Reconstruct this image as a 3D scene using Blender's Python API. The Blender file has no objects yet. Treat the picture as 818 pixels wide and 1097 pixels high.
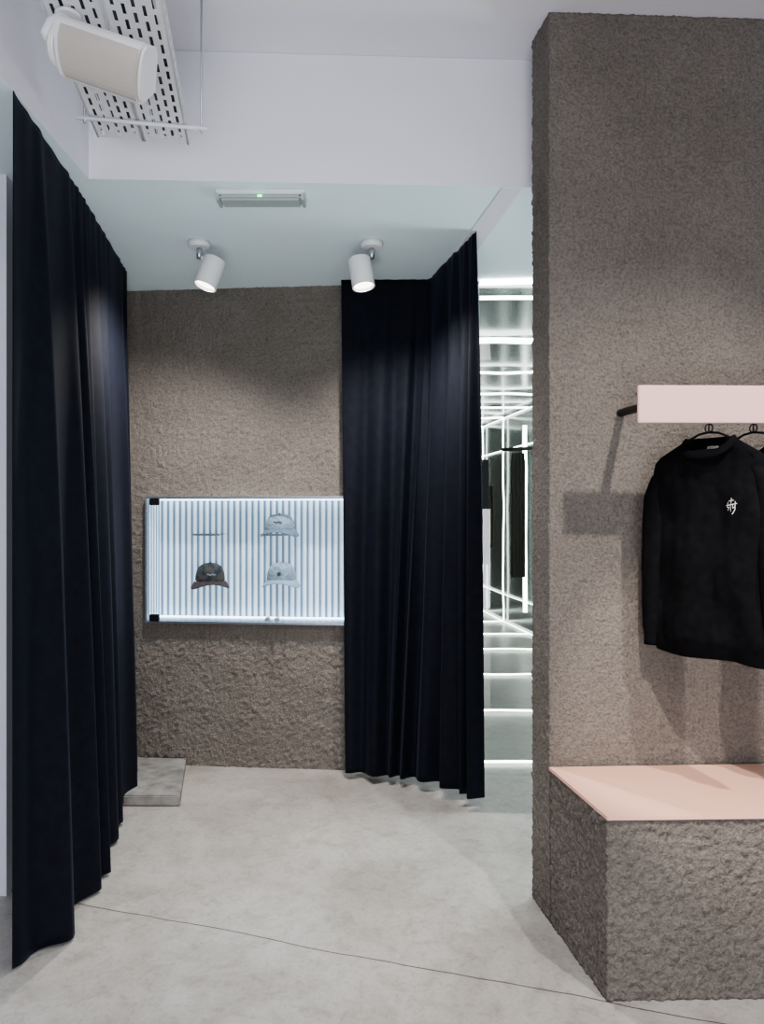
import bpy, bmesh, math, random
from mathutils import Vector, Matrix, noise
random.seed(4)
scene = bpy.context.scene
COL = scene.collection
try: scene.view_settings.look = 'AgX - Medium High Contrast'
except Exception as ex: print(ex)

# ------------------------------------------------------------------ helpers
def new_mat(name, color=(0.5,0.5,0.5), rough=0.6, metal=0.0, emit=None, estr=0.0, spec=0.5, sheen=0.0):
    m = bpy.data.materials.new(name); m.use_nodes = True
    b = m.node_tree.nodes["Principled BSDF"]
    b.inputs["Base Color"].default_value = (*color, 1)
    b.inputs["Roughness"].default_value = rough
    b.inputs["Metallic"].default_value = metal
    b.inputs["Specular IOR Level"].default_value = spec
    if sheen: 
        b.inputs["Sheen Weight"].default_value = sheen
        b.inputs["Sheen Roughness"].default_value = 0.4
        b.inputs["Sheen Tint"].default_value = (0.55,0.65,1.0,1)
    if emit:
        b.inputs["Emission Color"].default_value = (*emit, 1)
        b.inputs["Emission Strength"].default_value = estr
    return m

def add_noise(m, c1, c2, scale=4, detail=6, bump=0.0, bscale=60, bdist=0.01, lo=0.35, hi=0.65):
    nt = m.node_tree; N = nt.nodes; L = nt.links
    b = N["Principled BSDF"]
    tc = N.new("ShaderNodeTexCoord")
    n = N.new("ShaderNodeTexNoise"); n.inputs["Scale"].default_value = scale; n.inputs["Detail"].default_value = detail
    L.new(tc.outputs["Object"], n.inputs["Vector"])
    r = N.new("ShaderNodeValToRGB")
    r.color_ramp.elements[0].position = lo; r.color_ramp.elements[1].position = hi
    r.color_ramp.elements[0].color = (*c1,1); r.color_ramp.elements[1].color = (*c2,1)
    L.new(n.outputs["Fac"], r.inputs["Fac"]); L.new(r.outputs["Color"], b.inputs["Base Color"])
    if bump:
        n2 = N.new("ShaderNodeTexNoise"); n2.inputs["Scale"].default_value = bscale; n2.inputs["Detail"].default_value = 4
        L.new(tc.outputs["Object"], n2.inputs["Vector"])
        bp = N.new("ShaderNodeBump"); bp.inputs["Strength"].default_value = bump; bp.inputs["Distance"].default_value = bdist
        L.new(n2.outputs["Fac"], bp.inputs["Height"]); L.new(bp.outputs["Normal"], b.inputs["Normal"])
    return m, r, tc

def link(ob, parent=None, name=None):
    COL.objects.link(ob)
    if parent is not None: ob.parent = parent
    return ob

def mesh_obj(name, verts, faces, mat=None, parent=None, smooth=False):
    me = bpy.data.meshes.new(name)
    me.from_pydata([tuple(v) for v in verts], [], faces); me.update()
    if smooth:
        for p in me.polygons: p.use_smooth = True
    ob = bpy.data.objects.new(name, me)
    if mat: me.materials.append(mat)
    return link(ob, parent)

def bm_obj(name, bm, mat=None, parent=None, smooth=False):
    me = bpy.data.meshes.new(name)
    bmesh.ops.recalc_face_normals(bm, faces=bm.faces)
    bm.to_mesh(me); bm.free()
    if smooth:
        for p in me.polygons: p.use_smooth = True
    if mat: me.materials.append(mat)
    return link(bpy.data.objects.new(name, me), parent)

def empty(name, loc=(0,0,0), rotz=0.0, mat=None):
    e = bpy.data.objects.new(name, None); e.empty_display_size = 0.1
    if mat is not None: e.matrix_world = mat
    else:
        e.location = loc; e.rotation_euler = (0,0,rotz)
    return link(e)

def prism(name, poly, z0, z1, mat, parent=None, bevel=0.0):
    bm = bmesh.new()
    vs = [bm.verts.new((x,y,z0)) for x,y in poly]
    f = bm.faces.new(vs)
    r = bmesh.ops.extrude_face_region(bm, geom=[f])
    for v in [g for g in r["geom"] if isinstance(g, bmesh.types.BMVert)]: v.co.z = z1
    if bevel: bmesh.ops.bevel(bm, geom=bm.edges[:], offset=bevel, segments=2, affect='EDGES')
    return bm_obj(name, bm, mat, parent)

def box(name, lo, hi, mat, parent=None, bevel=0.0):
    return prism(name, [(lo[0],lo[1]),(hi[0],lo[1]),(hi[0],hi[1]),(lo[0],hi[1])], lo[2], hi[2], mat, parent, bevel)

def cyl(name, p0, p1, r, mat, parent=None, r2=None, seg=24, bevel=0.0, caps=True):
    p0 = Vector(p0); p1 = Vector(p1); d = p1-p0
    bm = bmesh.new()
    bmesh.ops.create_cone(bm, cap_ends=caps, segments=seg, radius1=r, radius2=r if r2 is None else r2, depth=d.length)
    if bevel:
        es = [e for e in bm.edges if abs(e.verts[0].co.z-e.verts[1].co.z) < 1e-6]
        bmesh.ops.bevel(bm, geom=es, offset=bevel, segments=3, affect='EDGES')
    M = Matrix.Translation((p0+p1)/2) @ d.to_track_quat('Z','Y').to_matrix().to_4x4()
    bmesh.ops.transform(bm, matrix=M, verts=bm.verts)
    ob = bm_obj(name, bm, mat, parent)
    for p in ob.data.polygons: p.use_smooth = len(p.vertices) == 4
    return ob

def tube(name, pts, r, mat, parent=None, seg=10):
    """smooth tube along polyline"""
    pts = [Vector(p) for p in pts]
    verts=[]; faces=[]
    prev=None
    for i,p in enumerate(pts):
        a = pts[max(i-1,0)]; b = pts[min(i+1,len(pts)-1)]
        t = (b-a).normalized()
        if prev is None:
            n = t.orthogonal().normalized()
        else:
            n = (prev - t*prev.dot(t)).normalized()
        prev = n; bi = t.cross(n)
        rr = r[i] if isinstance(r,(list,tuple)) else r
        for k in range(seg):
            an = 2*math.pi*k/seg
            verts.append(p + n*math.cos(an)*rr + bi*math.sin(an)*rr)
    for i in range(len(pts)-1):
        for k in range(seg):
            k2=(k+1)%seg
            faces.append((i*seg+k, i*seg+k2, (i+1)*seg+k2, (i+1)*seg+k))
    faces.append(tuple(range(seg))[::-1]); faces.append(tuple((len(pts)-1)*seg+k for k in range(seg)))
    return mesh_obj(name, verts, faces, mat, parent, True)

def info(ob, label, cat, group=None):
    ob["label"]=label; ob["category"]=cat
    if group: ob["group"]=group
def struct(ob, label=None):
    ob["kind"]="structure"
    if label: ob["label"]=label

# ------------------------------------------------------------------ materials
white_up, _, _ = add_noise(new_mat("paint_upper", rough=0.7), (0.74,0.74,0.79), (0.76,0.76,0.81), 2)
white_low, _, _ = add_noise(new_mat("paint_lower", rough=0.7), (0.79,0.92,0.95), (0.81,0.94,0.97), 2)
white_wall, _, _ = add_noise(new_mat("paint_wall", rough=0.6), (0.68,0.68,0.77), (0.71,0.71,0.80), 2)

def stucco(name, c1, c2):
    m = new_mat(name, rough=0.95, spec=0.12)
    nt=m.node_tree; N=nt.nodes; L=nt.links; b=N["Principled BSDF"]
    tc=N.new("ShaderNodeTexCoord")
    n=N.new("ShaderNodeTexNoise"); n.inputs["Scale"].default_value=3.0; n.inputs["Detail"].default_value=8
    n.inputs["Roughness"].default_value=0.65
    L.new(tc.outputs["Object"], n.inputs["Vector"])
    r=N.new("ShaderNodeValToRGB"); r.color_ramp.elements[0].position=0.35; r.color_ramp.elements[1].position=0.68
    r.color_ramp.elements[0].color=(*c1,1); r.color_ramp.elements[1].color=(*c2,1)
    L.new(n.outputs["Fac"], r.inputs["Fac"])
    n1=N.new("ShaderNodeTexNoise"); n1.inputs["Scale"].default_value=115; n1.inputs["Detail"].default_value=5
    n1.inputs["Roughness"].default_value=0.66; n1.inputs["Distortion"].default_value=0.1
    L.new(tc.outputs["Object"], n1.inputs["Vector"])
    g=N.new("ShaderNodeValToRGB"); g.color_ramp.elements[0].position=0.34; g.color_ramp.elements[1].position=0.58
    g.color_ramp.elements[0].color=(0.68,0.67,0.665,1); g.color_ramp.elements[1].color=(1.05,1.05,1.05,1)  # crevice shading put into the colour, following the bump noise
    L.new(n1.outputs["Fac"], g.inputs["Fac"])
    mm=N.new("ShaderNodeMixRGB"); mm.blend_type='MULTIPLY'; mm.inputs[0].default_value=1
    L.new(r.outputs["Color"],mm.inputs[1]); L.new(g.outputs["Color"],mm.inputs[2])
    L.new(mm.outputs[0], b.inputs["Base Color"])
    bp=N.new("ShaderNodeBump"); bp.inputs["Strength"].default_value=1.0; bp.inputs["Distance"].default_value=0.016
    L.new(n1.outputs["Fac"], bp.inputs["Height"]); L.new(bp.outputs["Normal"], b.inputs["Normal"])
    return m
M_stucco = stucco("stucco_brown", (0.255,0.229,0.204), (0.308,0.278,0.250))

def floor_mat():
    m = new_mat("concrete_floor", rough=0.34, spec=0.45)
    m, r, tc = add_noise(m, (0.37,0.353,0.332), (0.48,0.463,0.440), 1.6, 10, 0.12, 25, 0.004, 0.3, 0.7)
    nt=m.node_tree; N=nt.nodes; L=nt.links; b=N["Principled BSDF"]
    d = Vector((1.639,-0.499)).normalized(); nx,ny = -d.y, d.x
    c = nx*-1.043+ny*2.51
    sep=N.new("ShaderNodeSeparateXYZ"); L.new(tc.outputs["Object"], sep.inputs[0])
    def math_(op,a,bv,use=None):
        q=N.new("ShaderNodeMath"); q.operation=op
        for i,v in enumerate((a,bv)):
            if v is None: continue
            if isinstance(v,(int,float)): q.inputs[i].default_value=v
            else: L.new(v,q.inputs[i])
        return q.outputs[0]
    wob=N.new("ShaderNodeTexNoise"); wob.inputs["Scale"].default_value=3; L.new(tc.outputs["Object"],wob.inputs["Vector"])
    w = math_('MULTIPLY', math_('SUBTRACT', wob.outputs["Fac"], 0.5), 0.035)
    s = math_('ADD', math_('MULTIPLY', sep.outputs[0], nx), math_('MULTIPLY', sep.outputs[1], ny))
    s = math_('ADD', math_('SUBTRACT', s, c), w)
    mask = math_('LESS_THAN', math_('ABSOLUTE', s, None), 0.0024)
    mx=N.new("ShaderNodeMixRGB"); L.new(mask, mx.inputs[0]); L.new(r.outputs["Color"], mx.inputs[1]); mx.inputs[2].default_value=(0.13,0.11,0.10,1)
    prev=mx.outputs[0]
    for sc,lo,hi,k,det in ((2.2,0.42,0.55,0.87,15),(13,0.38,0.52,0.85,15),(60,0.36,0.50,0.84,10)):
        n3=N.new("ShaderNodeTexNoise"); n3.inputs["Scale"].default_value=sc; n3.inputs["Detail"].default_value=det; n3.inputs["Roughness"].default_value=0.76
        n3.inputs["Distortion"].default_value=0.5
        L.new(tc.outputs["Object"],n3.inputs["Vector"])
        r3=N.new("ShaderNodeValToRGB"); r3.color_ramp.elements[0].position=lo; r3.color_ramp.elements[1].position=hi
        r3.color_ramp.elements[0].color=(k,k*0.985,k*0.96,1); r3.color_ramp.elements[1].color=(1.02,1.02,1.02,1)
        L.new(n3.outputs["Fac"], r3.inputs["Fac"])
        mm=N.new("ShaderNodeMixRGB"); mm.blend_type='MULTIPLY'; mm.inputs[0].default_value=1
        L.new(prev,mm.inputs[1]); L.new(r3.outputs["Color"],mm.inputs[2]); prev=mm.outputs[0]
    v=N.new("ShaderNodeTexVoronoi"); v.inputs["Scale"].default_value=9; L.new(tc.outputs["Object"],v.inputs["Vector"])
    sm=math_('LESS_THAN', v.outputs["Distance"], 0.035)
    sm=math_('MULTIPLY', sm, 0.45)
    m2=N.new("ShaderNodeMixRGB"); L.new(sm,m2.inputs[0]); L.new(prev,m2.inputs[1]); m2.inputs[2].default_value=(0.15,0.13,0.11,1)
    L.new(m2.outputs[0], b.inputs["Base Color"])
    return m
M_floor = floor_mat()
M_slab,_,_ = add_noise(new_mat("concrete_slab", rough=0.7), (0.18,0.18,0.17),(0.33,0.32,0.31), 14, 8, 0.3, 60, 0.004)
M_curtain,_,_ = add_noise(new_mat("navy_velvet", rough=0.75, spec=0.18, sheen=0.045), (0.0030,0.0042,0.0088),(0.0050,0.0070,0.0145), 30, 4)
M_pink,_,_ = add_noise(new_mat("pink_lacquer", rough=0.4), (0.82,0.50,0.39),(0.84,0.52,0.41), 3)
M_pink2,_,_ = add_noise(new_mat("pink_lacquer_pale", rough=0.45), (0.72,0.455,0.435),(0.74,0.475,0.455), 3)
M_black = new_mat("black_metal", (0.012,0.012,0.014), 0.4, 0.3)
M_shirt,_,_ = add_noise(new_mat("black_jersey", rough=0.95, spec=0.08), (0.005,0.005,0.0062),(0.0075,0.0075,0.009), 40, 4, 0.15, 500, 0.001)
M_rib = new_mat("black_rib", (0.008,0.008,0.010), 0.95, spec=0.05)
M_print = new_mat("white_print", (0.85,0.85,0.85), 0.7)
M_white = new_mat("white_plastic", (0.78,0.78,0.80), 0.4)
M_tray = new_mat("white_powder_coat", (0.80,0.80,0.84), 0.5)
M_slotfill = new_mat("dark_slot_fill", (0.07,0.08,0.08), 0.6)
M_beige = new_mat("speaker_grille", (0.52,0.48,0.44), 0.55)
M_steel = new_mat("brushed_steel", (0.55,0.58,0.62), 0.35, 0.9)
M_lens = new_mat("frosted_lens", (0.38,0.44,0.43), 0.3)
M_green = new_mat("green_led", (0,0.5,0.2), 0.4, emit=(0.05,1,0.35), estr=4)
M_lamp = new_mat("lamp_glow", (1,0.9,0.8), 0.4, emit=(1,0.86,0.74), estr=5)
M_led = new_mat("led_white", (1,1,1), 0.4, emit=(0.95,1.0,0.98), estr=8)
M_ledcase = new_mat("led_case", (1,1,1), 0.4, emit=(0.78,0.90,1.0), estr=6)
M_mirwall = new_mat("silver_green", (0.15,0.178,0.168), 0.18, 0.5)
M_grillegrey = new_mat("grille_grey", (0.25,0.27,0.33), 0.5)

def glass_mat(name, tint, fac, rough=0.0):
    m=bpy.data.materials.new(name); m.use_nodes=True; nt=m.node_tree
    nt.nodes.remove(nt.nodes["Principled BSDF"])
    out=nt.nodes["Material Output"]
    t=nt.nodes.new("ShaderNodeBsdfTransparent"); t.inputs[0].default_value=(*tint,1)
    g=nt.nodes.new("ShaderNodeBsdfGlossy"); g.inputs["Roughness"].default_value=rough
    mx=nt.nodes.new("ShaderNodeMixShader"); mx.inputs[0].default_value=fac
    nt.links.new(t.outputs[0],mx.inputs[1]); nt.links.new(g.outputs[0],mx.inputs[2]); nt.links.new(mx.outputs[0],out.inputs[0])
    return m
M_glass = glass_mat("case_glass", (0.92,0.96,1.0), 0.08)
M_acryl = glass_mat("clear_acrylic", (0.75,0.82,0.9), 0.25, 0.1)
M_mirror = glass_mat("infinity_mirror_glass", (0.93,0.96,0.94), 0.05)

def flute_mat():
    m = new_mat("backlit_fluted_acrylic", (0.5,0.6,0.7), 0.3)
    nt=m.node_tree; N=nt.nodes; L=nt.links; b=N["Principled BSDF"]
    tc=N.new("ShaderNodeTexCoord"); sep=N.new("ShaderNodeSeparateXYZ"); L.new(tc.outputs["Object"],sep.inputs[0])
    ad=N.new("ShaderNodeMath"); ad.operation='ADD'; L.new(sep.outputs[0],ad.inputs[0]); L.new(sep.outputs[1],ad.inputs[1])
    q=N.new("ShaderNodeMath"); q.operation='MULTIPLY'; q.inputs[1].default_value=2*math.pi/0.034; L.new(ad.outputs[0],q.inputs[0])
    s=N.new("ShaderNodeMath"); s.operation='SINE'; L.new(q.outputs[0],s.inputs[0])
    a=N.new("ShaderNodeMath"); a.operation='MULTIPLY_ADD'; a.inputs[1].default_value=0.5; a.inputs[2].default_value=0.5; L.new(s.outputs[0],a.inputs[0])
    r=N.new("ShaderNodeValToRGB"); e=r.color_ramp.elements
    e[0].position=0.0; e[0].color=(0.11,0.16,0.21,1)
    e[1].position=0.90; e[1].color=(0.90,0.98,1.0,1)
    x=e.new(0.40); x.color=(0.30,0.39,0.48,1)
    L.new(a.outputs[0],r.inputs[0]); L.new(r.outputs[0],b.inputs["Emission Color"]); L.new(r.outputs[0],b.inputs["Base Color"])
    b.inputs["Emission Strength"].default_value=0.75
    return m
M_flute = flute_mat()

# ------------------------------------------------------------------ rough stucco surfaces
def rough_h(P):
    return abs(noise.noise(P*50))*1.1+abs(noise.noise(P*100+Vector((5,3,1))))*0.9+noise.noise(P*9)*0.2-0.5

def rough_sheet(p0, p1, z0, z1, res, amp, hole=None):
    p0=Vector(p0); p1=Vector(p1); d=p1-p0; ln=d.length; d.normalize(); nrm=Vector((d.y,-d.x))
    nu=max(2,int(ln/res)); nz=max(2,int((z1-z0)/res))
    us=[ln*i/nu for i in range(nu+1)]; zs=[z0+(z1-z0)*j/nz for j in range(nz+1)]
    if hole:
        for v in hole[:2]:
            k=min(range(len(us)),key=lambda i:abs(us[i]-v)); us[k]=v
        for v in hole[2:]:
            k=min(range(len(zs)),key=lambda i:abs(zs[i]-v)); zs[k]=v
    V=[];F=[]
    for z in zs:
        for u in us:
            q=p0+d*u
            a=amp*rough_h(Vector((q.x,q.y,z)))
            V.append((q.x+nrm.x*a,q.y+nrm.y*a,z))
    W=len(us)
    for j in range(len(zs)-1):
        for i in range(W-1):
            if hole:
                cu=(us[i]+us[i+1])/2; cz=(zs[j]+zs[j+1])/2
                if hole[0]<cu<hole[1] and hole[2]<cz<hole[3]: continue
            F.append((j*W+i,j*W+i+1,(j+1)*W+i+1,(j+1)*W+i))
    return V,F

def rough_prism(name, poly, dense, z0, z1, res, amp, mat, parent=None):
    bm=bmesh.new()
    n=len(poly)
    for k in range(n):
        a=Vector(poly[k]); b=Vector(poly[(k+1)%n]); ln=(b-a).length
        nu=max(1,int(round(ln/(res if k in dense else 0.15))))
        nz=max(1,int(round((z1-z0)/res)))
        grid=[[bm.verts.new((*(a+(b-a)*(i/nu)), z0+(z1-z0)*j/nz)) for i in range(nu+1)] for j in range(nz+1)]
        for j in range(nz):
            for i in range(nu):
                bm.faces.new((grid[j][i],grid[j][i+1],grid[j+1][i+1],grid[j+1][i]))
    bmesh.ops.remove_doubles(bm, verts=bm.verts, dist=1e-4)
    bmesh.ops.holes_fill(bm, edges=[e for e in bm.edges if e.is_boundary], sides=0)
    bmesh.ops.recalc_face_normals(bm, faces=bm.faces)
    for v in bm.verts:
        P=v.co.copy()
        nn=Vector((v.normal.x,v.normal.y,0))
        if nn.length<1e-3: continue
        nn.normalize()
        v.co += nn*amp*rough_h(P)
    me=bpy.data.meshes.new(name); bm.to_mesh(me); bm.free(); me.materials.append(mat)
    for p in me.polygons: p.use_smooth = len(p.vertices)==4
    return link(bpy.data.objects.new(name,me),parent)

# ------------------------------------------------------------------ room shell
fl = mesh_obj("floor", [(-3,-3,0),(3.5,-3,0),(3.5,11,0),(-3,11,0),(-3,-3,-0.1),(3.5,-3,-0.1),(3.5,11,-0.1),(-3,11,-0.1)],
              [(0,1,2,3),(7,6,5,4),(0,4,5,1),(1,5,6,2),(2,6,7,3),(3,7,4,0)], M_floor)
struct(fl,"polished pale grey concrete floor with a thin joint")
up = box("ceiling", (-3,-1.5,3.0),(3.5,2.75,3.1), white_up); struct(up,"white painted upper ceiling")
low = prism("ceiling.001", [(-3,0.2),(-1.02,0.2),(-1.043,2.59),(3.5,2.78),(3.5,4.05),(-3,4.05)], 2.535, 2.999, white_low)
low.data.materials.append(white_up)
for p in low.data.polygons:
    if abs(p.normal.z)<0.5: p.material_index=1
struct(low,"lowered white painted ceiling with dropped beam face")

# back wall (stucco)
BWO=Vector((-1.25,3.895,0)); ang=-math.atan(0.0869)
MB=Matrix.Translation(BWO)@Matrix.Rotation(ang,4,'Z')
def bw(s,n,z): return MB@Vector((s,n,z))
L0=bw(-0.45,0,0); L1=bw(1.757,0,0)
hole=(0.45+0.01,0.45+1.29,0.775,1.42)
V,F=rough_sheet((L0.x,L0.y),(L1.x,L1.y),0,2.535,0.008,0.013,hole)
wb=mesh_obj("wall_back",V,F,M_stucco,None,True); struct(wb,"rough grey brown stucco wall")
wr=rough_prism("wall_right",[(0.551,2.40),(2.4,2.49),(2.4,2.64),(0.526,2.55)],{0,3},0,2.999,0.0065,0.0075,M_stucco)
struct(wr,"rough grey brown stucco partition wall")
wl=prism("wall_left",[(-3,2.56),(-1.32,2.56),(-1.48,4.0),(-3,4.0)],0,2.535,white_wall); struct(wl,"white painted wall")
wl2=box("wall_side",(2.4,2.5,0),(2.5,3.8,2.535),white_wall); struct(wl2,"white painted side wall")
tr=prism("trim_1",[(0.437,2.655),(0.51,2.658),(0.37,3.76),(0.262,3.76)],2.529,2.535,white_up); struct(tr,"white ceiling trim beside the curtain")

# ventilation grille at the white wall
vg=empty("air_vent",(-1.5,2.56,2.30)); info(vg,"grey metal air vent grille high on the white wall","air vent")
box("vent_frame",(-0.25,-0.03,-0.06),(0.14,0,0.14),M_grillegrey,vg,0.004)
for k in range(5): box("vent_slat",(-0.24,-0.036,-0.045+k*0.035),(0.13,-0.03,-0.033+k*0.035),M_white,vg)

# ------------------------------------------------------------------ slab
sl=prism("floor_slab",[(-1.36,3.34),(-0.925,3.335),(-1.035,3.845),(-1.36,3.87)],0.001,0.05,M_slab,None,0.006)
info(sl,"low worn concrete slab on the floor against the stucco wall","slab")

# ------------------------------------------------------------------ curtains
def lerp_path(path,u):
    seg=[(Vector(path[i+1])-Vector(path[i])).length for i in range(len(path)-1)]
    T=sum(seg); t=u*T
    for i,s in enumerate(seg):
        if t<=s or i==len(seg)-1:
            f=min(1,t/s); return Vector(path[i]).lerp(Vector(path[i+1]),f), (Vector(path[i+1])-Vector(path[i])).normalized()
        t-=s
def smooth_t(path,u,e):
    a,_=lerp_path(path,max(0,u-e)); b,_=lerp_path(path,min(1,u+e)); c,_=lerp_path(path,u)
    return (a+b+c)/3,(b-a).normalized()
def curtain(name,top,bot,ztop,zb,folds,amp,seed,nu=600,nz=90,damp=0.0):
    V=[];F=[]
    rng=random.Random(seed); ph=[rng.random()*6.28 for _ in range(8)]
    for j in range(nz+1):
        t=j/nz
        for i in range(nu+1):
            u=i/nu
            pt,tt=smooth_t(top,u,0.012); pb,tb=smooth_t(bot,u,0.03)
            p=pt.lerp(pb,t); tg=tt.lerp(tb,t).normalized(); n=Vector((tg.y,-tg.x))
            uw=u+0.045*math.sin(2*math.pi*1.7*u+ph[0])+0.016*math.sin(2*math.pi*3.6*u+ph[1]+t*0.9)
            w=2*math.pi*folds*uw
            env=0.75+0.6*noise.noise(Vector((u*folds*0.7,t*0.8,seed)))+0.25*math.sin(5*u+ph[5])
            if damp: env*=min(1.0,0.05+(u/damp)**1.5)
            grow=0.05+1.12*(1-math.exp(-2.2*t))
            a=amp*grow*env
            drift=0.45*math.sin(t*2.0+ph[2]+u*9)
            d=a*math.sin(w+drift)
            d+=amp*0.14*noise.noise(Vector((u*folds*1.8,t*1.3,seed+7)))*(0.1+t)
            d+=amp*0.05*(1-t)*math.sin(w*2+ph[3])
            d+=amp*0.30*t*math.sin(w*0.5+ph[4])*(min(1.0,u/damp) if damp else 1)
            q=p+n*d+tg*(a*0.10*math.cos(w))
            zbot=zb(u)+0.003*math.sin(w)
            V.append((q.x,q.y,ztop+(zbot-ztop)*t))
    W=nu+1
    for j in range(nz):
        for i in range(nu): F.append((j*W+i,j*W+i+1,(j+1)*W+i+1,(j+1)*W+i))
    ob=mesh_obj(name,V,F,M_curtain,None,True)
    md=ob.modifiers.new("thick","SOLIDIFY"); md.thickness=0.003
    return ob
c1=curtain("curtain",[(-1.038,2.04),(-1.12,2.7),(-1.262,3.60)],[(-1.092,2.12),(-0.985,2.36),(-1.06,2.70),(-1.13,3.1),(-1.235,3.66)],2.534,lambda u:0.008+0.012*u,9,0.038,3,damp=0.13)
info(c1,"floor-length navy black velvet curtain hanging beside white wall","curtain")
c2=curtain("curtain",[(-0.213,3.715),(0.243,3.71),(0.255,3.66),(0.398,3.05)],[(-0.190,3.70),(0.0,3.62),(0.14,3.58),(0.29,3.47),(0.40,3.32),(0.445,3.27)],2.534,lambda u:0.03+0.03*u,7.5,0.036,11)
info(c2,"floor-length navy black velvet curtain turning the corner by the mirror","curtain")

# ------------------------------------------------------------------ bench
be=empty("bench",(0.62,2.007,0)); info(be,"built-in stucco bench with pink lacquered seat top","bench")
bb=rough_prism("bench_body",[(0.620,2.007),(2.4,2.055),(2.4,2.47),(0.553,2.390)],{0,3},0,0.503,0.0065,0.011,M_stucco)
bb.parent=be; bb.matrix_parent_inverse=Matrix.Translation((-0.62,-2.007,0))
bt=prism("seat_top",[(0.618,1.999),(2.4,2.046),(2.4,2.47),(0.548,2.390)],0.503,0.513,M_pink,None)
bt.parent=be; bt.matrix_parent_inverse=Matrix.Translation((-0.62,-2.007,0)); bt["label"]="pink lacquered seat panel"

# ------------------------------------------------------------------ clothes rail
ra=empty("clothes_rail",(0.79,2.42,1.68)); info(ra,"pink fronted wall-mounted clothes rail with black bracket arms","clothes rail")
def P(ob,par):
    ob.parent=par; ob.matrix_parent_inverse=Matrix.Translation(-Vector(par.location)); return ob
P(prism("rail_front",[(0.738,2.098),(2.3,2.135),(2.3,2.147),(0.738,2.110)],1.607,1.716,M_pink2,None,0.002),ra)["label"]="pale pink front panel"
P(cyl("bracket_arm",(0.788,2.425,1.678),(0.84,2.112,1.678),0.013,M_black,None,bevel=0.002),ra)
P(cyl("bracket_arm",(2.10,2.47,1.678),(2.13,2.14,1.678),0.013,M_black,None,bevel=0.002),ra)
P(cyl("hanging_bar",(0.80,2.150,1.648),(2.25,2.185,1.648),0.011,M_black,None,bevel=0.002),ra)

# ------------------------------------------------------------------ shirt + hanger
ZS=1.568
def make_hanger(x,y,rz):
    e=empty("clothes_hanger",(x,y,ZS),rz)
    hook=[]
    for k in range(19):
        a=math.radians(-60+k*14)
        hook.append((0.017*math.cos(a),0,0.080+0.017*math.sin(a)))
    pts=[(0,0,0.015),(0,0,0.035),(0.003,0,0.048),(0.010,0,0.060)]+hook[1:]
    tube("hook",pts,0.0024,M_black,e,8)
    tube("hook_loop",[(0.012*math.cos(a*math.pi/12),0,0.030+0.012*math.sin(a*math.pi/12)) for a in range(25)],0.002,M_black,e,8)
    arms=[(-0.145,0,-0.062),(-0.11,0,-0.036),(-0.075,0,-0.006),(-0.03,0,0.014),(0,0,0.018),(0.03,0,0.014),(0.075,0,-0.006),(0.11,0,-0.036),(0.145,0,-0.062)]
    tube("shoulder_arm",arms,[0.0035]*9,M_black,e,10)
    return e
hy1=2.155; 
h1=make_hanger(0.967,hy1,math.radians(-55)); info(h1,"black clothes hanger hooked on the rail holding a shirt","hanger","hangers on the rail")
h2=make_hanger(1.10,2.158,math.radians(-62)); info(h2,"black clothes hanger hooked on the rail behind another","hanger","hangers on the rail")

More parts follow.
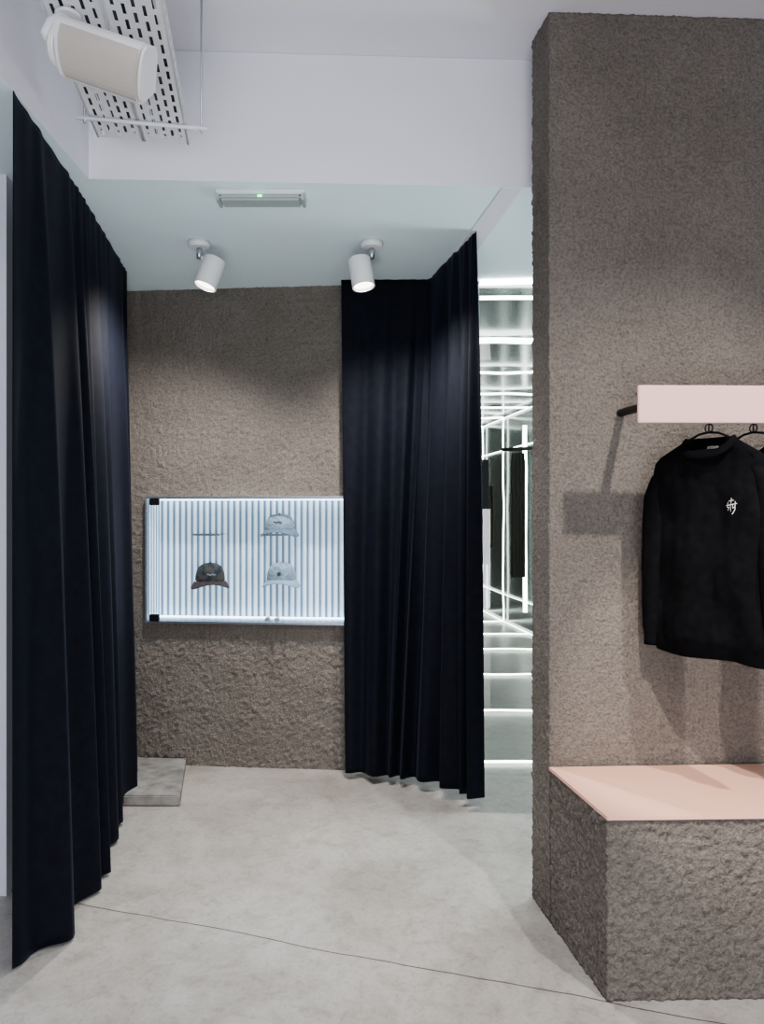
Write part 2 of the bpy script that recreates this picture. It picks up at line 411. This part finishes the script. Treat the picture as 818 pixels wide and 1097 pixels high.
def make_shirt(x,y,rz,logo):
    e=empty("long_sleeve_shirt",(x,y,ZS),rz)
    prof=[(-0.650,0.172,0.020),(-0.646,0.176,0.024),(-0.612,0.176,0.024),(-0.606,0.182,0.028),(-0.5,0.182,0.029),(-0.4,0.182,0.029),(-0.3,0.182,0.029),(-0.2,0.182,0.029),(-0.12,0.182,0.029),(-0.088,0.180,0.028),
          (-0.066,0.172,0.027),(-0.050,0.154,0.026),(-0.036,0.130,0.026),(-0.022,0.107,0.027),(-0.010,0.088,0.030),(0.0,0.075,0.032)]
    fine=[]
    for a,b in zip(prof[:-1],prof[1:]):
        k=max(1,int((b[0]-a[0])/0.02))
        for i in range(k): fine.append(tuple(a[j]+(b[j]-a[j])*i/k for j in range(3)))
    fine.append(prof[-1])
    n=96; V=[];F=[]
    for z,w,dp in fine:
        nearneck=max(0,min(1,(0.120-w)/0.045))
        for k in range(n):
            a=2*math.pi*k/n; c=math.cos(a); s=math.sin(a)
            xx=w*math.copysign(abs(c)**0.8,c); yy=dp*math.copysign(abs(s)**0.8,s)
            low=max(0,min(1,(-0.1-z)/0.45))
            f=0.009*low*math.sin(xx*34+z*2+1)+0.006*math.sin(xx*16-z*10)+0.014*noise.noise(Vector((xx*12,z*6,3)))+0.006*noise.noise(Vector((xx*30,z*14,8)))
            yy+= f*(1-nearneck)
            zz=z
            if s<0: zz-=0.046*nearneck*abs(s)**1.2
            V.append((xx,yy,zz+0.003*math.sin(xx*25)*(1 if z<-0.6 else 0)))
    R=len(fine)
    for j in range(R-1):
        for k in range(n):
            k2=(k+1)%n; F.append((j*n+k,j*n+k2,(j+1)*n+k2,(j+1)*n+k))
    b=mesh_obj("shirt_body",V,F,M_shirt,e,True)
    md=b.modifiers.new("t","SOLIDIFY"); md.thickness=0.002; md.offset=-1
    for sg in (-1,1):
        m=44; V=[];F=[]; ns=32
        for j in range(m+1):
            t=j/m
            cx=sg*(0.137+0.040*min(1,t*5)**0.7+0.018*t); cz=-0.058-0.580*t
            rx=0.036-0.008*t; ry=0.022-0.003*t
            if t<0.05: ry*=0.7; rx*=0.8
            if t>0.91: rx*=0.84; ry*=0.84
            for k in range(ns):
                a=2*math.pi*k/ns
                r=1+0.05*math.sin(3*a+t*7)+(0.035*math.sin(t*30+a)*(0.3+0.7*t) if t<0.91 else 0)
                V.append((cx+rx*math.cos(a)*r, -0.008*math.sin(t*math.pi)-0.002+ry*math.sin(a)*r, cz+ (0.026*(-sg*math.cos(a))*(1-t/0.2) if t<0.2 else 0)))
        for j in range(m):
            for k in range(ns):
                k2=(k+1)%ns; F.append((j*ns+k,j*ns+k2,(j+1)*ns+k2,(j+1)*ns+k))
        F.append(tuple(range(ns))); F.append(tuple(m*ns+k for k in range(ns)))
        mesh_obj("sleeve",V,F,M_shirt,e,True)
    # flat ribbed neckband
    V=[];F=[];nn_=64
    for j,(off,dz) in enumerate(((0.0,0.004),(0.004,0.0),(0.010,-0.010),(0.011,-0.018))):
        for k in range(nn_):
            a=2*math.pi*k/nn_; c=math.cos(a); s=math.sin(a)
            V.append(((0.074+off)*math.copysign(abs(c)**0.8,c),(0.032+off*0.7)*math.copysign(abs(s)**0.8,s)*(1.12 if s<0 else 1),dz-(0.046*abs(s)**1.2 if s<0 else 0)))
    for j in range(3):
        for k in range(nn_):
            k2=(k+1)%nn_; F.append((j*nn_+k,j*nn_+k2,(j+1)*nn_+k2,(j+1)*nn_+k))
    cl=mesh_obj("collar",V,F,M_rib,e,True); md=cl.modifiers.new("t","SOLIDIFY"); md.thickness=0.003; md.offset=0
    if logo:
        strokes=[[(2,20),(0,4)],[(-6,13),(8,15)],[(-15,2),(0,4),(16,7)],
                 [(-9,10),(-12,-2),(-6,-2),(-10,-10)],
                 [(-1,4),(-1,-12)],
                 [(5,4),(5,-4),(10,-2)],[(12,12),(10,-8),(3,-19)]]
        bm=bmesh.new()
        sc=0.00118; cx,cz=0.084,-0.202
        for st in strokes:
            for (x0,z0),(x1,z1) in zip(st[:-1],st[1:]):
                a=Vector((cx+x0*sc,0,cz+z0*sc)); c=Vector((cx+x1*sc,0,cz+z1*sc)); d=(c-a).normalized(); nn=Vector((-d.z,0,d.x))*0.00085
                a-=d*0.0004; c+=d*0.0004
                q=[bm.verts.new(v+Vector((0,-0.070,0))) for v in (a-nn,c-nn,c+nn,a+nn)]
                bm.faces.new(q)
        lg=bm_obj("chest_logo",bm,M_print,e); lg["label"]="small white script print"
        sw=lg.modifiers.new("wrap","SHRINKWRAP"); sw.target=b; sw.wrap_method='PROJECT'; sw.use_project_y=True; sw.use_negative_direction=False; sw.use_positive_direction=True; sw.offset=0.0015
        cu=bpy.data.curves.new("nt","FONT"); cu.body="stüssy"; cu.size=0.015; cu.align_x='CENTER'; cu.shear=0.3
        t=bpy.data.objects.new("neck_print_src",cu); COL.objects.link(t)
        dg=bpy.context.evaluated_depsgraph_get(); me=bpy.data.meshes.new_from_object(t.evaluated_get(dg))
        bpy.data.objects.remove(t)
        me.materials.clear(); me.materials.append(M_print)
        o=bpy.data.objects.new("neck_label",me); link(o,e); o.location=(0.0,0.019,-0.029); o.rotation_euler=(math.radians(90),0,0)
    return e
s1=make_shirt(0.967,hy1,math.radians(-55),True); info(s1,"black long sleeve shirt with small white chest script","shirt","shirts on the rail")
s2=make_shirt(1.21,2.158,math.radians(-75),False); info(s2,"plain black long sleeve shirt hanging behind another","shirt","shirts on the rail")

# ------------------------------------------------------------------ display case
dc=empty("display_case",mat=MB@Matrix.Translation((0,0,0))); info(dc,"backlit glass-fronted display case recessed in stucco wall","display case")
W=1.30; ZB,ZT=0.764,1.4315
def fr(name,lo,hi,m,bev=0.0): return box(name,lo,hi,m,dc,bev)
bm=bmesh.new()
def addbox(bm,lo,hi):
    r=bmesh.ops.create_cube(bm,size=1.0)
    for v in r["verts"]:
        v.co=Vector([(lo[i]+hi[i])/2+v.co[i]*(hi[i]-lo[i]) for i in range(3)])
addbox(bm,(0,-0.04,ZB),(0.010,0.16,ZT)); addbox(bm,(W-0.010,-0.04,ZB),(W,0.16,ZT))
addbox(bm,(0.010,-0.04,ZB),(W-0.010,0.16,ZB+0.010)); addbox(bm,(0.010,-0.04,ZT-0.010),(W-0.010,0.16,ZT))
bm_obj("case_frame",bm,M_steel,dc)
V=[];F=[];pth=[]
for i in range(41): pth.append((0.012,-0.03+0.165*i/40))
for i in range(39*8+1): 
    x=0.014+(W-0.028)*i/(39*8); pth.append((x,0.140-0.003*math.sin(2*math.pi*x/0.034)))
for i in range(41): pth.append((W-0.012,0.135-0.165*i/40))
n=len(pth)
for z in (ZB+0.010,ZT-0.010):
    for x,y in pth: V.append((x,y,z))
for i in range(n-1): F.append((i,i+1,n+i+1,n+i))
mesh_obj("fluted_panel",V,F,M_flute,dc,True)
fr("glass_door",(0.010,-0.046,ZB+0.004),(W-0.010,-0.041,ZT-0.004),M_glass)
for z in (ZB+0.010,ZT-0.046):
    fr("hinge",(0.028,-0.056,z),(0.080,-0.036,z+0.036),M_black,0.003)
for x in (0.665,0.715):
    cyl("lock_knob",(x,-0.075,ZB+0.030),(x,-0.046,ZB+0.030),0.012,M_steel,dc,bevel=0.003)
fr("led_strip",(0.02,0.10,ZT-0.018),(W-0.02,0.115,ZT-0.012),M_ledcase)
fr("led_strip",(0.02,0.10,ZB+0.012),(W-0.02,0.115,ZB+0.017),M_ledcase)
def shelf(s,z,w,m=M_acryl,lab="small clear acrylic shelf inside the display case"):
    o=empty("cap_shelf",mat=MB@Matrix.Translation((s,0,z)))
    info(o,lab,"shelf","shelves in the display case")
    box("shelf_plate",(-w/2,-0.0,-0.004),(w/2,0.135,0.0),m,o,0.001)
    box("shelf_lip",(-w/2,-0.004,-0.008),(w/2,0.0,0.003),M_steel,o,0.001)
shelf(0.318,1.232,0.15); shelf(0.701,1.232,0.18)

# ------------------------------------------------------------------ caps
def camo(name,c):
    m=new_mat(name,c[0],0.85)
    nt=m.node_tree;N=nt.nodes;L=nt.links
    tc=N.new("ShaderNodeTexCoord"); n=N.new("ShaderNodeTexNoise"); n.inputs["Scale"].default_value=28; n.inputs["Detail"].default_value=1
    r=N.new("ShaderNodeValToRGB"); r.color_ramp.interpolation='CONSTANT'
    e=r.color_ramp.elements; e[0].position=0; e[0].color=(*c[0],1); e[1].position=0.48; e[1].color=(*c[1],1)
    k=e.new(0.58); k.color=(*c[2],1)
    L.new(tc.outputs["Object"],n.inputs["Vector"]); L.new(n.outputs["Fac"],r.inputs["Fac"]); L.new(r.outputs["Color"],N["Principled BSDF"].inputs["Base Color"])
    return m
def cap(s,z,cm,vm,bm_,lab,mark,nn=0.070,yaw=0,h=0.092):
    e=empty("baseball_cap",mat=MB@Matrix.Translation((s,nn,z))@Matrix.Rotation(math.radians(yaw),4,'Z')@Matrix.Rotation(math.radians(12),4,'X')); info(e,lab,"cap","caps in the display case")
    V=[];F=[];na=48;nr=14
    for j in range(nr+1):
        ph=j/nr*math.pi/2
        rr=math.cos(ph)**0.62; zz=h*math.sin(ph)**0.95
        for k in range(na):
            a=2*math.pi*k/na
            seam=1-0.030*abs(math.cos(3*a))**10
            V.append((0.080*rr*math.cos(a)*seam,0.060*rr*math.sin(a)*seam,zz))
    for j in range(nr):
        for k in range(na):
            k2=(k+1)%na; F.append((j*na+k,j*na+k2,(j+1)*na+k2,(j+1)*na+k))
    c=mesh_obj("crown",V,F,cm,e,True); md=c.modifiers.new("t","SOLIDIFY"); md.thickness=0.002
    V=[];F=[];nu=32;nv=10
    for j in range(nv+1):
        v=j/nv
        for i in range(nu+1):
            a=math.pi+math.pi*i/nu
            cx=math.cos(a);cy=math.sin(a)
            x=0.079*cx*(1+0.26*v); y=0.059*cy-0.050*v*abs(cy)**0.6
            zc=0.006-0.002*v-0.046*(abs(cx)**2.0)*(0.25+0.75*v)
            V.append((x,y,zc))
    for j in range(nv):
        for i in range(nu): F.append((j*(nu+1)+i,j*(nu+1)+i+1,(j+1)*(nu+1)+i+1,(j+1)*(nu+1)+i))
    vz=mesh_obj("visor",V,F,vm,e,True); md=vz.modifiers.new("t","SOLIDIFY"); md.thickness=0.004
    b=bmesh.new(); bmesh.ops.create_uvsphere(b,u_segments=12,v_segments=8,radius=0.006)
    bmesh.ops.translate(b,verts=b.verts,vec=(0,0,h+0.001)); bm_obj("top_button",b,bm_,e,True)
    b=bmesh.new()
    if mark=='disc':
        bmesh.ops.create_circle(b,cap_ends=True,segments=24,radius=0.011)
        bmesh.ops.rotate(b,verts=b.verts,cent=(0,0,0),matrix=Matrix.Rotation(math.radians(90),3,'X'))
        bmesh.ops.translate(b,verts=b.verts,vec=(0,-0.09,0.042))
        mm_=M_emb
    else:
        bmesh.ops.create_grid(b,x_segments=16,y_segments=2,size=1.0)
        for v in b.verts: v.co=Vector((v.co.x*0.022,-0.09,0.046+v.co.y*0.004+0.002*math.sin(v.co.x*6)))
        mm_=M_emb2 if mark=='script' else M_emb
    lg=bm_obj("front_emblem",b,mm_,e)
    sw=lg.modifiers.new("w","SHRINKWRAP"); sw.target=c; sw.wrap_method='PROJECT'; sw.use_project_y=True; sw.use_positive_direction=True; sw.offset=0.002
    return e
M_emb=new_mat("emblem_dark",(0.08,0.10,0.11),0.7); M_emb2=new_mat("emblem_light",(0.30,0.32,0.33),0.7)
M_camo=camo("dark_camo",[(0.042,0.050,0.047),(0.080,0.078,0.068),(0.12,0.095,0.075)])
M_rust=camo("rust_brim",[(0.085,0.052,0.045),(0.11,0.066,0.053),(0.05,0.055,0.052)])
M_greycap=camo("grey_cap",[(0.38,0.43,0.46),(0.46,0.51,0.54),(0.32,0.37,0.40)])
M_greyv=new_mat("grey_visor",(0.22,0.27,0.30),0.8)
M_palev=new_mat("pale_visor",(0.42,0.51,0.53),0.8)
cap(0.316,0.983,M_camo,M_rust,M_black,"dark camouflage baseball cap with rust brim in lit case","script",yaw=24)
cap(0.701,1.262,M_greycap,M_greyv,M_greyv,"grey baseball cap on the upper acrylic shelf","dark",h=0.078)
cap(0.709,0.993,M_greycap,M_palev,M_palev,"pale grey baseball cap with dark round emblem","disc",h=0.086)
def peg(s,z):
    o=empty("cap_peg",mat=MB@Matrix.Translation((s,0,z))); info(o,"small clear acrylic peg holding a cap","cap holder","cap holders in the display case")
    cyl("peg_rod",(0,0.132,0.0),(0,0.1365,0.0),0.008,M_acryl,o); box("peg_plate",(-0.03,0.130,-0.03),(0.03,0.134,0.03),M_acryl,o,0.001)
peg(0.316,1.01); peg(0.709,1.02)

# ------------------------------------------------------------------ emergency light
em=empty("emergency_light",(-0.448,2.70,2.535)); info(em,"slim white emergency light fitting under lowered ceiling","emergency light")
box("light_housing",(-0.163,-0.03,-0.016),(0.163,0.05,0.001),M_white,em,0.004)
box("light_diffuser",(-0.150,-0.032,-0.039),(0.150,0.045,-0.016),M_lens,em,0.008)
box("end_cap",(-0.163,-0.031,-0.040),(-0.150,0.046,-0.014),M_lens,em,0.003)
box("end_cap",(0.150,-0.031,-0.040),(0.163,0.046,-0.014),M_lens,em,0.003)
box("indicator_led",(-0.008,-0.036,-0.030),(0.008,-0.030,-0.023),M_green,em,0.001)

# ------------------------------------------------------------------ spot lamps
def spot(x,y,dirv,offx,lab):
    e=empty("ceiling_spotlight",(x,y,2.535)); info(e,lab,"spotlight","spotlights on the lowered ceiling")
    cyl("ceiling_mount",(0,0,-0.030),(0,0,0),0.048,M_white,e,bevel=0.004,seg=32)
    cyl("stem",(0,0,-0.075),(0,0,-0.028),0.012,M_steel,e)
    d=Vector(dirv).normalized(); c=Vector((offx,-0.02,-0.145))
    tube("bracket",[(0,0,-0.055),(offx*0.25,-0.0,-0.075),(offx*0.4,-0.0,-0.10),tuple(c+Vector((-math.copysign(0.046,offx),0.0,0.0)))],0.007,M_white,e)
    bm=bmesh.new(); seg=40
    prof=[(0.0,-0.065),(0.046,-0.065),(0.050,-0.060),(0.050,0.065),(0.045,0.065),(0.043,0.045),(0.0,0.045)]
    q=d.to_track_quat('Z','Y').to_matrix()
    rings=[]
    for r,h in prof:
        rings.append([bm.verts.new(c+q@Vector((max(r,0.0005)*math.cos(2*math.pi*k/seg),max(r,0.0005)*math.sin(2*math.pi*k/seg),h))) for k in range(seg)])
    for a,b in zip(rings[:-1],rings[1:]):
        for k in range(seg): bm.faces.new((a[k],a[(k+1)%seg],b[(k+1)%seg],b[k]))
    bm_obj("lamp_shade",bm,M_white,e)
    cyl("lamp_lens",c+d*0.046,c+d*0.052,0.041,M_lamp,e,seg=32)
    li=bpy.data.lights.new("spot_bulb","SPOT"); li.energy=90; li.color=(1.0,0.95,0.91); li.spot_size=math.radians(145); li.spot_blend=1.0; li.shadow_soft_size=0.03
    lo=bpy.data.objects.new("spot_bulb",li); link(lo); lo.location=Vector(e.location)+c+d*0.075
    lo.rotation_euler=(d+Vector((0,0.25,0))).normalized().to_track_quat('-Z','Y').to_euler()
spot(-0.80,3.19,(-0.30,-0.15,-0.92),0.052,"white cylindrical ceiling spotlight tilted towards the curtain")
spot(-0.045,3.19,(0.16,-0.15,-0.95),-0.045,"white cylindrical ceiling spotlight tilted beside the dark curtain")

# ------------------------------------------------------------------ cable tray
ct=empty("cable_tray",(-0.755,2.31,2.53),math.radians(9.7)); info(ct,"white perforated metal cable tray suspended below the ceiling","cable tray")
def tray(x0,w,y0,y1):
    ncol=5; sw=0.0085; web=(w-ncol*sw)/(ncol+1)
    xs=[0]
    for k in range(ncol): xs+= [xs[-1]+web, xs[-1]+web+sw]
    xs.append(w)
    V=[];F=[]
    def quad(a,b,c,d,z=0):
        i=len(V); V.extend([(a,c,z),(b,c,z),(b,d,z),(a,d,z)]); F.append((i,i+1,i+2,i+3))
    for ci in range(len(xs)-1):
        a=x0+xs[ci]; b=x0+xs[ci+1]
        if ci%2==0: quad(a,b,y0,y1)
        else:
            col=ci//2; y=y1-(0.014 if col%2==0 else 0.042)
            quad(a,b,y,y1)
            while y-0.08>y0:
                y-=0.038
                g=0.018
                quad(a,b,y-g,y); y-=g
            quad(a,b,y0,y)
    me=mesh_obj("tray_section",V,F,M_tray,ct)
    bm=bmesh.new(); bm.from_mesh(me.data)
    for xx in (x0,x0+w):
        y=y1
        def q2(ya,yb,za,zb):
            bm.faces.new([bm.verts.new(v) for v in ((xx,ya,za),(xx,yb,za),(xx,yb,zb),(xx,ya,zb))])
        q2(y0,y1,0,0.016); q2(y0,y1,0.032,0.048)
        while y-0.05>y0:
            q2(y-0.022,y,0.016,0.032); y-=0.045
    bmesh.ops.remove_doubles(bm,verts=bm.verts,dist=1e-5)
    bm.to_mesh(me.data); bm.free()
    md=me.modifiers.new("t","SOLIDIFY"); md.thickness=0.0016
    for xx in (x0,x0+w):
        tube("tray_lip",[(xx,y0,-0.002),(xx,(y0+y1)/2,-0.002),(xx,y1,-0.002)],0.0035,M_tray,ct,8)
    for k in range(7):
        xx=x0+0.012+k*(w-0.024)/6
        pts=[(xx+0.003*math.sin(yy*5+k),y0+0.02+(y1-y0-0.05)*i/24 ,0.0115) for i,yy in [(i,i*0.1) for i in range(25)]]
        tube("cable",pts,0.0085,M_slotfill,ct,8)  # added unseen cables, dark so the tray slots read dark
tray(-0.137,0.134,-1.6,0.0)
tray(0.003,0.134,-1.6,0.0)
for yy in (-0.125,-1.225):
    cyl("support_bar",(-0.175,yy,-0.011),(0.205,yy,-0.011),0.0060,M_tray,ct,seg=12)
    for x in (-0.15,0.187): cyl("threaded_rod",(x,yy,-0.025),(x,yy,0.47),0.0035,M_steel,ct,seg=10)

# ------------------------------------------------------------------ loudspeaker
ax=Vector((0.90,-0.10,-0.36)).normalized()
fn=Vector((0.10,-0.66,-0.70)); fn=(fn-ax*fn.dot(ax)).normalized()
up_=fn.cross(ax).normalized()
SP=Matrix.Translation((-0.645,1.70,2.402))@Matrix((( ax.x,up_.x,fn.x,0),(ax.y,up_.y,fn.y,0),(ax.z,up_.z,fn.z,0),(0,0,0,1)))
sp=empty("loudspeaker",mat=SP); info(sp,"white rounded loudspeaker hung on a bracket below the cable tray","loudspeaker")
def dprof(hw,front,back,n=14):
    pts=[]
    for k in range(n+1):
        a=math.pi*k/n; pts.append((hw*math.cos(a),front*math.sin(a)**0.7 if 0<k<n else 0))
    pts+= [(-hw*0.75,-back),( hw*0.75,-back)]
    return pts
def extr(name,prof,x0,x1,mat,bev=0.0,slant=0.0):
    bm=bmesh.new()
    vs=[bm.verts.new((x0,y,z)) for y,z in prof]; f=bm.faces.new(vs)
    r=bmesh.ops.extrude_face_region(bm,geom=[f])
    for v in [g for g in r["geom"] if isinstance(g,bmesh.types.BMVert)]: v.co.x=x1+slant*v.co.y
    if bev:
        es=[e for e in bm.edges if not (abs(e.verts[0].co.y-e.verts[1].co.y)<1e-6 and abs(e.verts[0].co.z-e.verts[1].co.z)<1e-6)]
        bmesh.ops.bevel(bm,geom=es,offset=bev,segments=3,affect='EDGES')
    return bm_obj(name,bm,mat,sp)
extr("speaker_cabinet",dprof(0.066,0.034,0.050),-0.118,0.108,M_white,0.008,0.10)
extr("speaker_grille",dprof(0.062,0.039,0.0)[:15],-0.100,0.102,M_beige,0.003,0.10)
cyl("end_disc",(-0.128,0,-0.005),(-0.112,0,-0.005),0.050,M_white,sp,bevel=0.006,seg=32)
cyl("swivel_knob",(-0.150,0,-0.005),(-0.125,0,-0.005),0.024,M_white,sp,bevel=0.006)
inv=SP.inverted()
kn=SP@Vector((-0.142,0,-0.005))
tube("bracket_arm",[tuple(inv@Vector(p)) for p in (tuple(kn),(kn.x-0.012,kn.y,kn.z+0.02),(kn.x-0.002,kn.y,kn.z+0.045),(kn.x+0.02,kn.y,2.515),(kn.x+0.03,kn.y,2.525))],[0.016,0.018,0.016,0.014,0.014],M_white,sp)
cyl("mounting_plate",inv@Vector((kn.x+0.035,kn.y,2.516)),inv@Vector((kn.x+0.035,kn.y,2.5255)),0.030,M_white,sp,bevel=0.003)

# ------------------------------------------------------------------ infinity mirror: see-through pane, reflected room modelled behind it
mi=empty("infinity_mirror",mat=MB@Matrix.Translation((1.757,0,0))); info(mi,"full-height greenish infinity mirror with modelled reflections of white light strips","mirror")
MI=(MB@Matrix.Translation((1.757,0,0))).inverted()
def PM(ob): ob.parent=mi; ob.matrix_parent_inverse=MI; return ob
RX=lambda D:1.640-0.142*(D-8.0)
LX=lambda D:0.50-0.142*(D-3.76)
g=box("mirror_glass",(0.0,0,0.0),(1.25,0.006,2.52),M_mirror,mi)
box("mirror_edge",(-0.012,-0.004,0.0),(0.0,0.010,2.52),M_steel,mi)
def wallsheet(name,a,b,z0,z1,m,t=0.05):
    a=Vector(a);b=Vector(b);d=(b-a).normalized();n=Vector((-d.y,d.x))*t
    return PM(prism(name,[tuple(a),tuple(b),tuple(b+n),tuple(a+n)],z0,z1,m))
wallsheet("reflected_side",(RX(3.76),3.70),(RX(10.4),10.4),0.0,2.53,M_mirwall,-0.05)
wallsheet("reflected_side",(LX(3.85),3.85),(LX(10.4),10.4),0.0,2.53,M_mirwall)
wallsheet("reflected_end",(-0.7,10.4),(1.6,10.4),0.0,2.53,M_mirwall)
PM(prism("reflected_top",[(0.4,3.78),(2.4,3.62),(2.4,10.5),(-0.7,10.5),(-0.7,6)],2.53,2.56,M_mirwall))
def reflected_strip(p0,p1,r,ph,amp=0.0,k=11):
    p0=Vector(p0);p1=Vector(p1);pts=[]
    side=(p1-p0).cross(Vector((0,1,0)))
    side=side.normalized() if side.length>1e-6 else Vector((1,0,0))
    for i in range(k*3+1):
        f=i/(k*3); pts.append(p0.lerp(p1,f)+side*amp*(math.sin(f*k+ph)+0.5*math.sin(f*k*2.3+ph*3)))
    return PM(tube("led_strip",pts,r,M_led,None,8))  # glowing tubes behind the pane, modelled as reflections of light strips
for D in (3.90,4.9,6.0,7.1,8.0,8.9,9.8):
    l,r=LX(D)+0.03,RX(D)-0.03
    reflected_strip((l,D,0.014),(r,D,0.014),0.007,D,0.002)
    reflected_strip((l,D,2.50),(r,D,2.50),0.020 if D==4.9 else 0.011,D,0.004)
    if D>5: 
        if D==8.0: reflected_strip((r-0.040,D,0.25),(r-0.040,D,2.3),0.024,D*2,0.003)
        else: reflected_strip((r,D,0.03),(r,D,2.49),0.009,D*2,0.004)
def longi(z,r=0.007):
    return reflected_strip((RX(4)-0.03,4,z),(RX(10.3)-0.03,10.3,z),r,z,0.003)
longi(0.02); longi(2.49); longi(2.10,0.006); longi(0.35,0.005)
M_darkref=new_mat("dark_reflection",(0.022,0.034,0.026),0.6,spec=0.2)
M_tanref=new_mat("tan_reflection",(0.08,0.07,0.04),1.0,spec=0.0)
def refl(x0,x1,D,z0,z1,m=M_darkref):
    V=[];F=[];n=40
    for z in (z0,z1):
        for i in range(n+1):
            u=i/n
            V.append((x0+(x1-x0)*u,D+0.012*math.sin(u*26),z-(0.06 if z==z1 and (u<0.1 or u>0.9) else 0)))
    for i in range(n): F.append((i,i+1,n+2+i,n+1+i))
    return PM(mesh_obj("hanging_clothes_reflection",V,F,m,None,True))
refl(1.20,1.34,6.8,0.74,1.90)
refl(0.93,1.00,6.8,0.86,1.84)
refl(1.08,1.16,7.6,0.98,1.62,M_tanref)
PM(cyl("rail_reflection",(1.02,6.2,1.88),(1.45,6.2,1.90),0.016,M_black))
box("led_strip",(0.0,-0.03,2.512),(1.25,-0.006,2.53),M_led,mi)

# ------------------------------------------------------------------ lights
def area(name,loc,rot,sx,sy,e,col):
    li=bpy.data.lights.new(name,"AREA"); li.shape='RECTANGLE'; li.size=sx; li.size_y=sy; li.energy=e; li.color=col
    o=bpy.data.objects.new(name,li); link(o); o.location=loc; o.rotation_euler=[math.radians(a) for a in rot]; return o
area("ceiling_panel",(-0.2,0.4,2.95),(0,0,0),1.4,1.2,22,(1,0.97,0.94))
area("rear_fill",(0.15,-1.3,0.8),(103,0,0),1.9,1.2,68,(0.95,0.96,1.0))  # added unseen fill in mid-air behind the camera, lifts the ceilings
area("fitting_light",(1.2,3.2,2.48),(0,0,0),0.8,0.5,14,(0.82,0.96,1.0))
pl=bpy.data.lights.new("fitting_fill","POINT"); pl.energy=26; pl.color=(0.84,0.96,1.0); pl.shadow_soft_size=0.15  # added point fill hidden by the partition, brightens the lowered ceiling
po=bpy.data.objects.new("fitting_fill",pl); link(po); po.location=(1.25,3.25,1.4)
def spotl(name,loc,target,e,ang_,col,size,blend=0.8):
    li=bpy.data.lights.new(name,"SPOT"); li.energy=e; li.spot_size=math.radians(ang_); li.spot_blend=blend; li.color=col; li.shadow_soft_size=size
    o=bpy.data.objects.new(name,li); link(o); o.location=loc
    o.rotation_euler=(Vector(target)-Vector(loc)).to_track_quat('-Z','Y').to_euler()
spotl("track_spot",(1.30,0.90,2.93),(0.90,2.2,0.75),190,68,(1,0.93,0.86),0.030)
spotl("track_spot",(0.45,0.60,2.93),(1.05,2.38,0.55),260,21,(1,0.90,0.80),0.012,0.5)
spotl("ceiling_fill",(-0.35,0.55,0.35),(-0.35,3.25,2.60),75,44,(0.86,0.97,1.0),0.25,1.0)  # added out-of-frame spot aimed up to brighten the lowered ceiling
w=bpy.data.worlds.new("World"); scene.world=w; w.use_nodes=True
w.node_tree.nodes["Background"].inputs[0].default_value=(0.84,0.87,1.0,1); w.node_tree.nodes["Background"].inputs[1].default_value=0.38

# ------------------------------------------------------------------ camera
cam=bpy.data.cameras.new("camera"); cam.sensor_width=36; cam.sensor_fit='AUTO'; cam.lens=780/1097*36
co=bpy.data.objects.new("camera",cam); link(co); co.location=(0,0,1.35); co.rotation_euler=(math.radians(90),0,0)
cam.clip_start=0.05
scene.camera=co
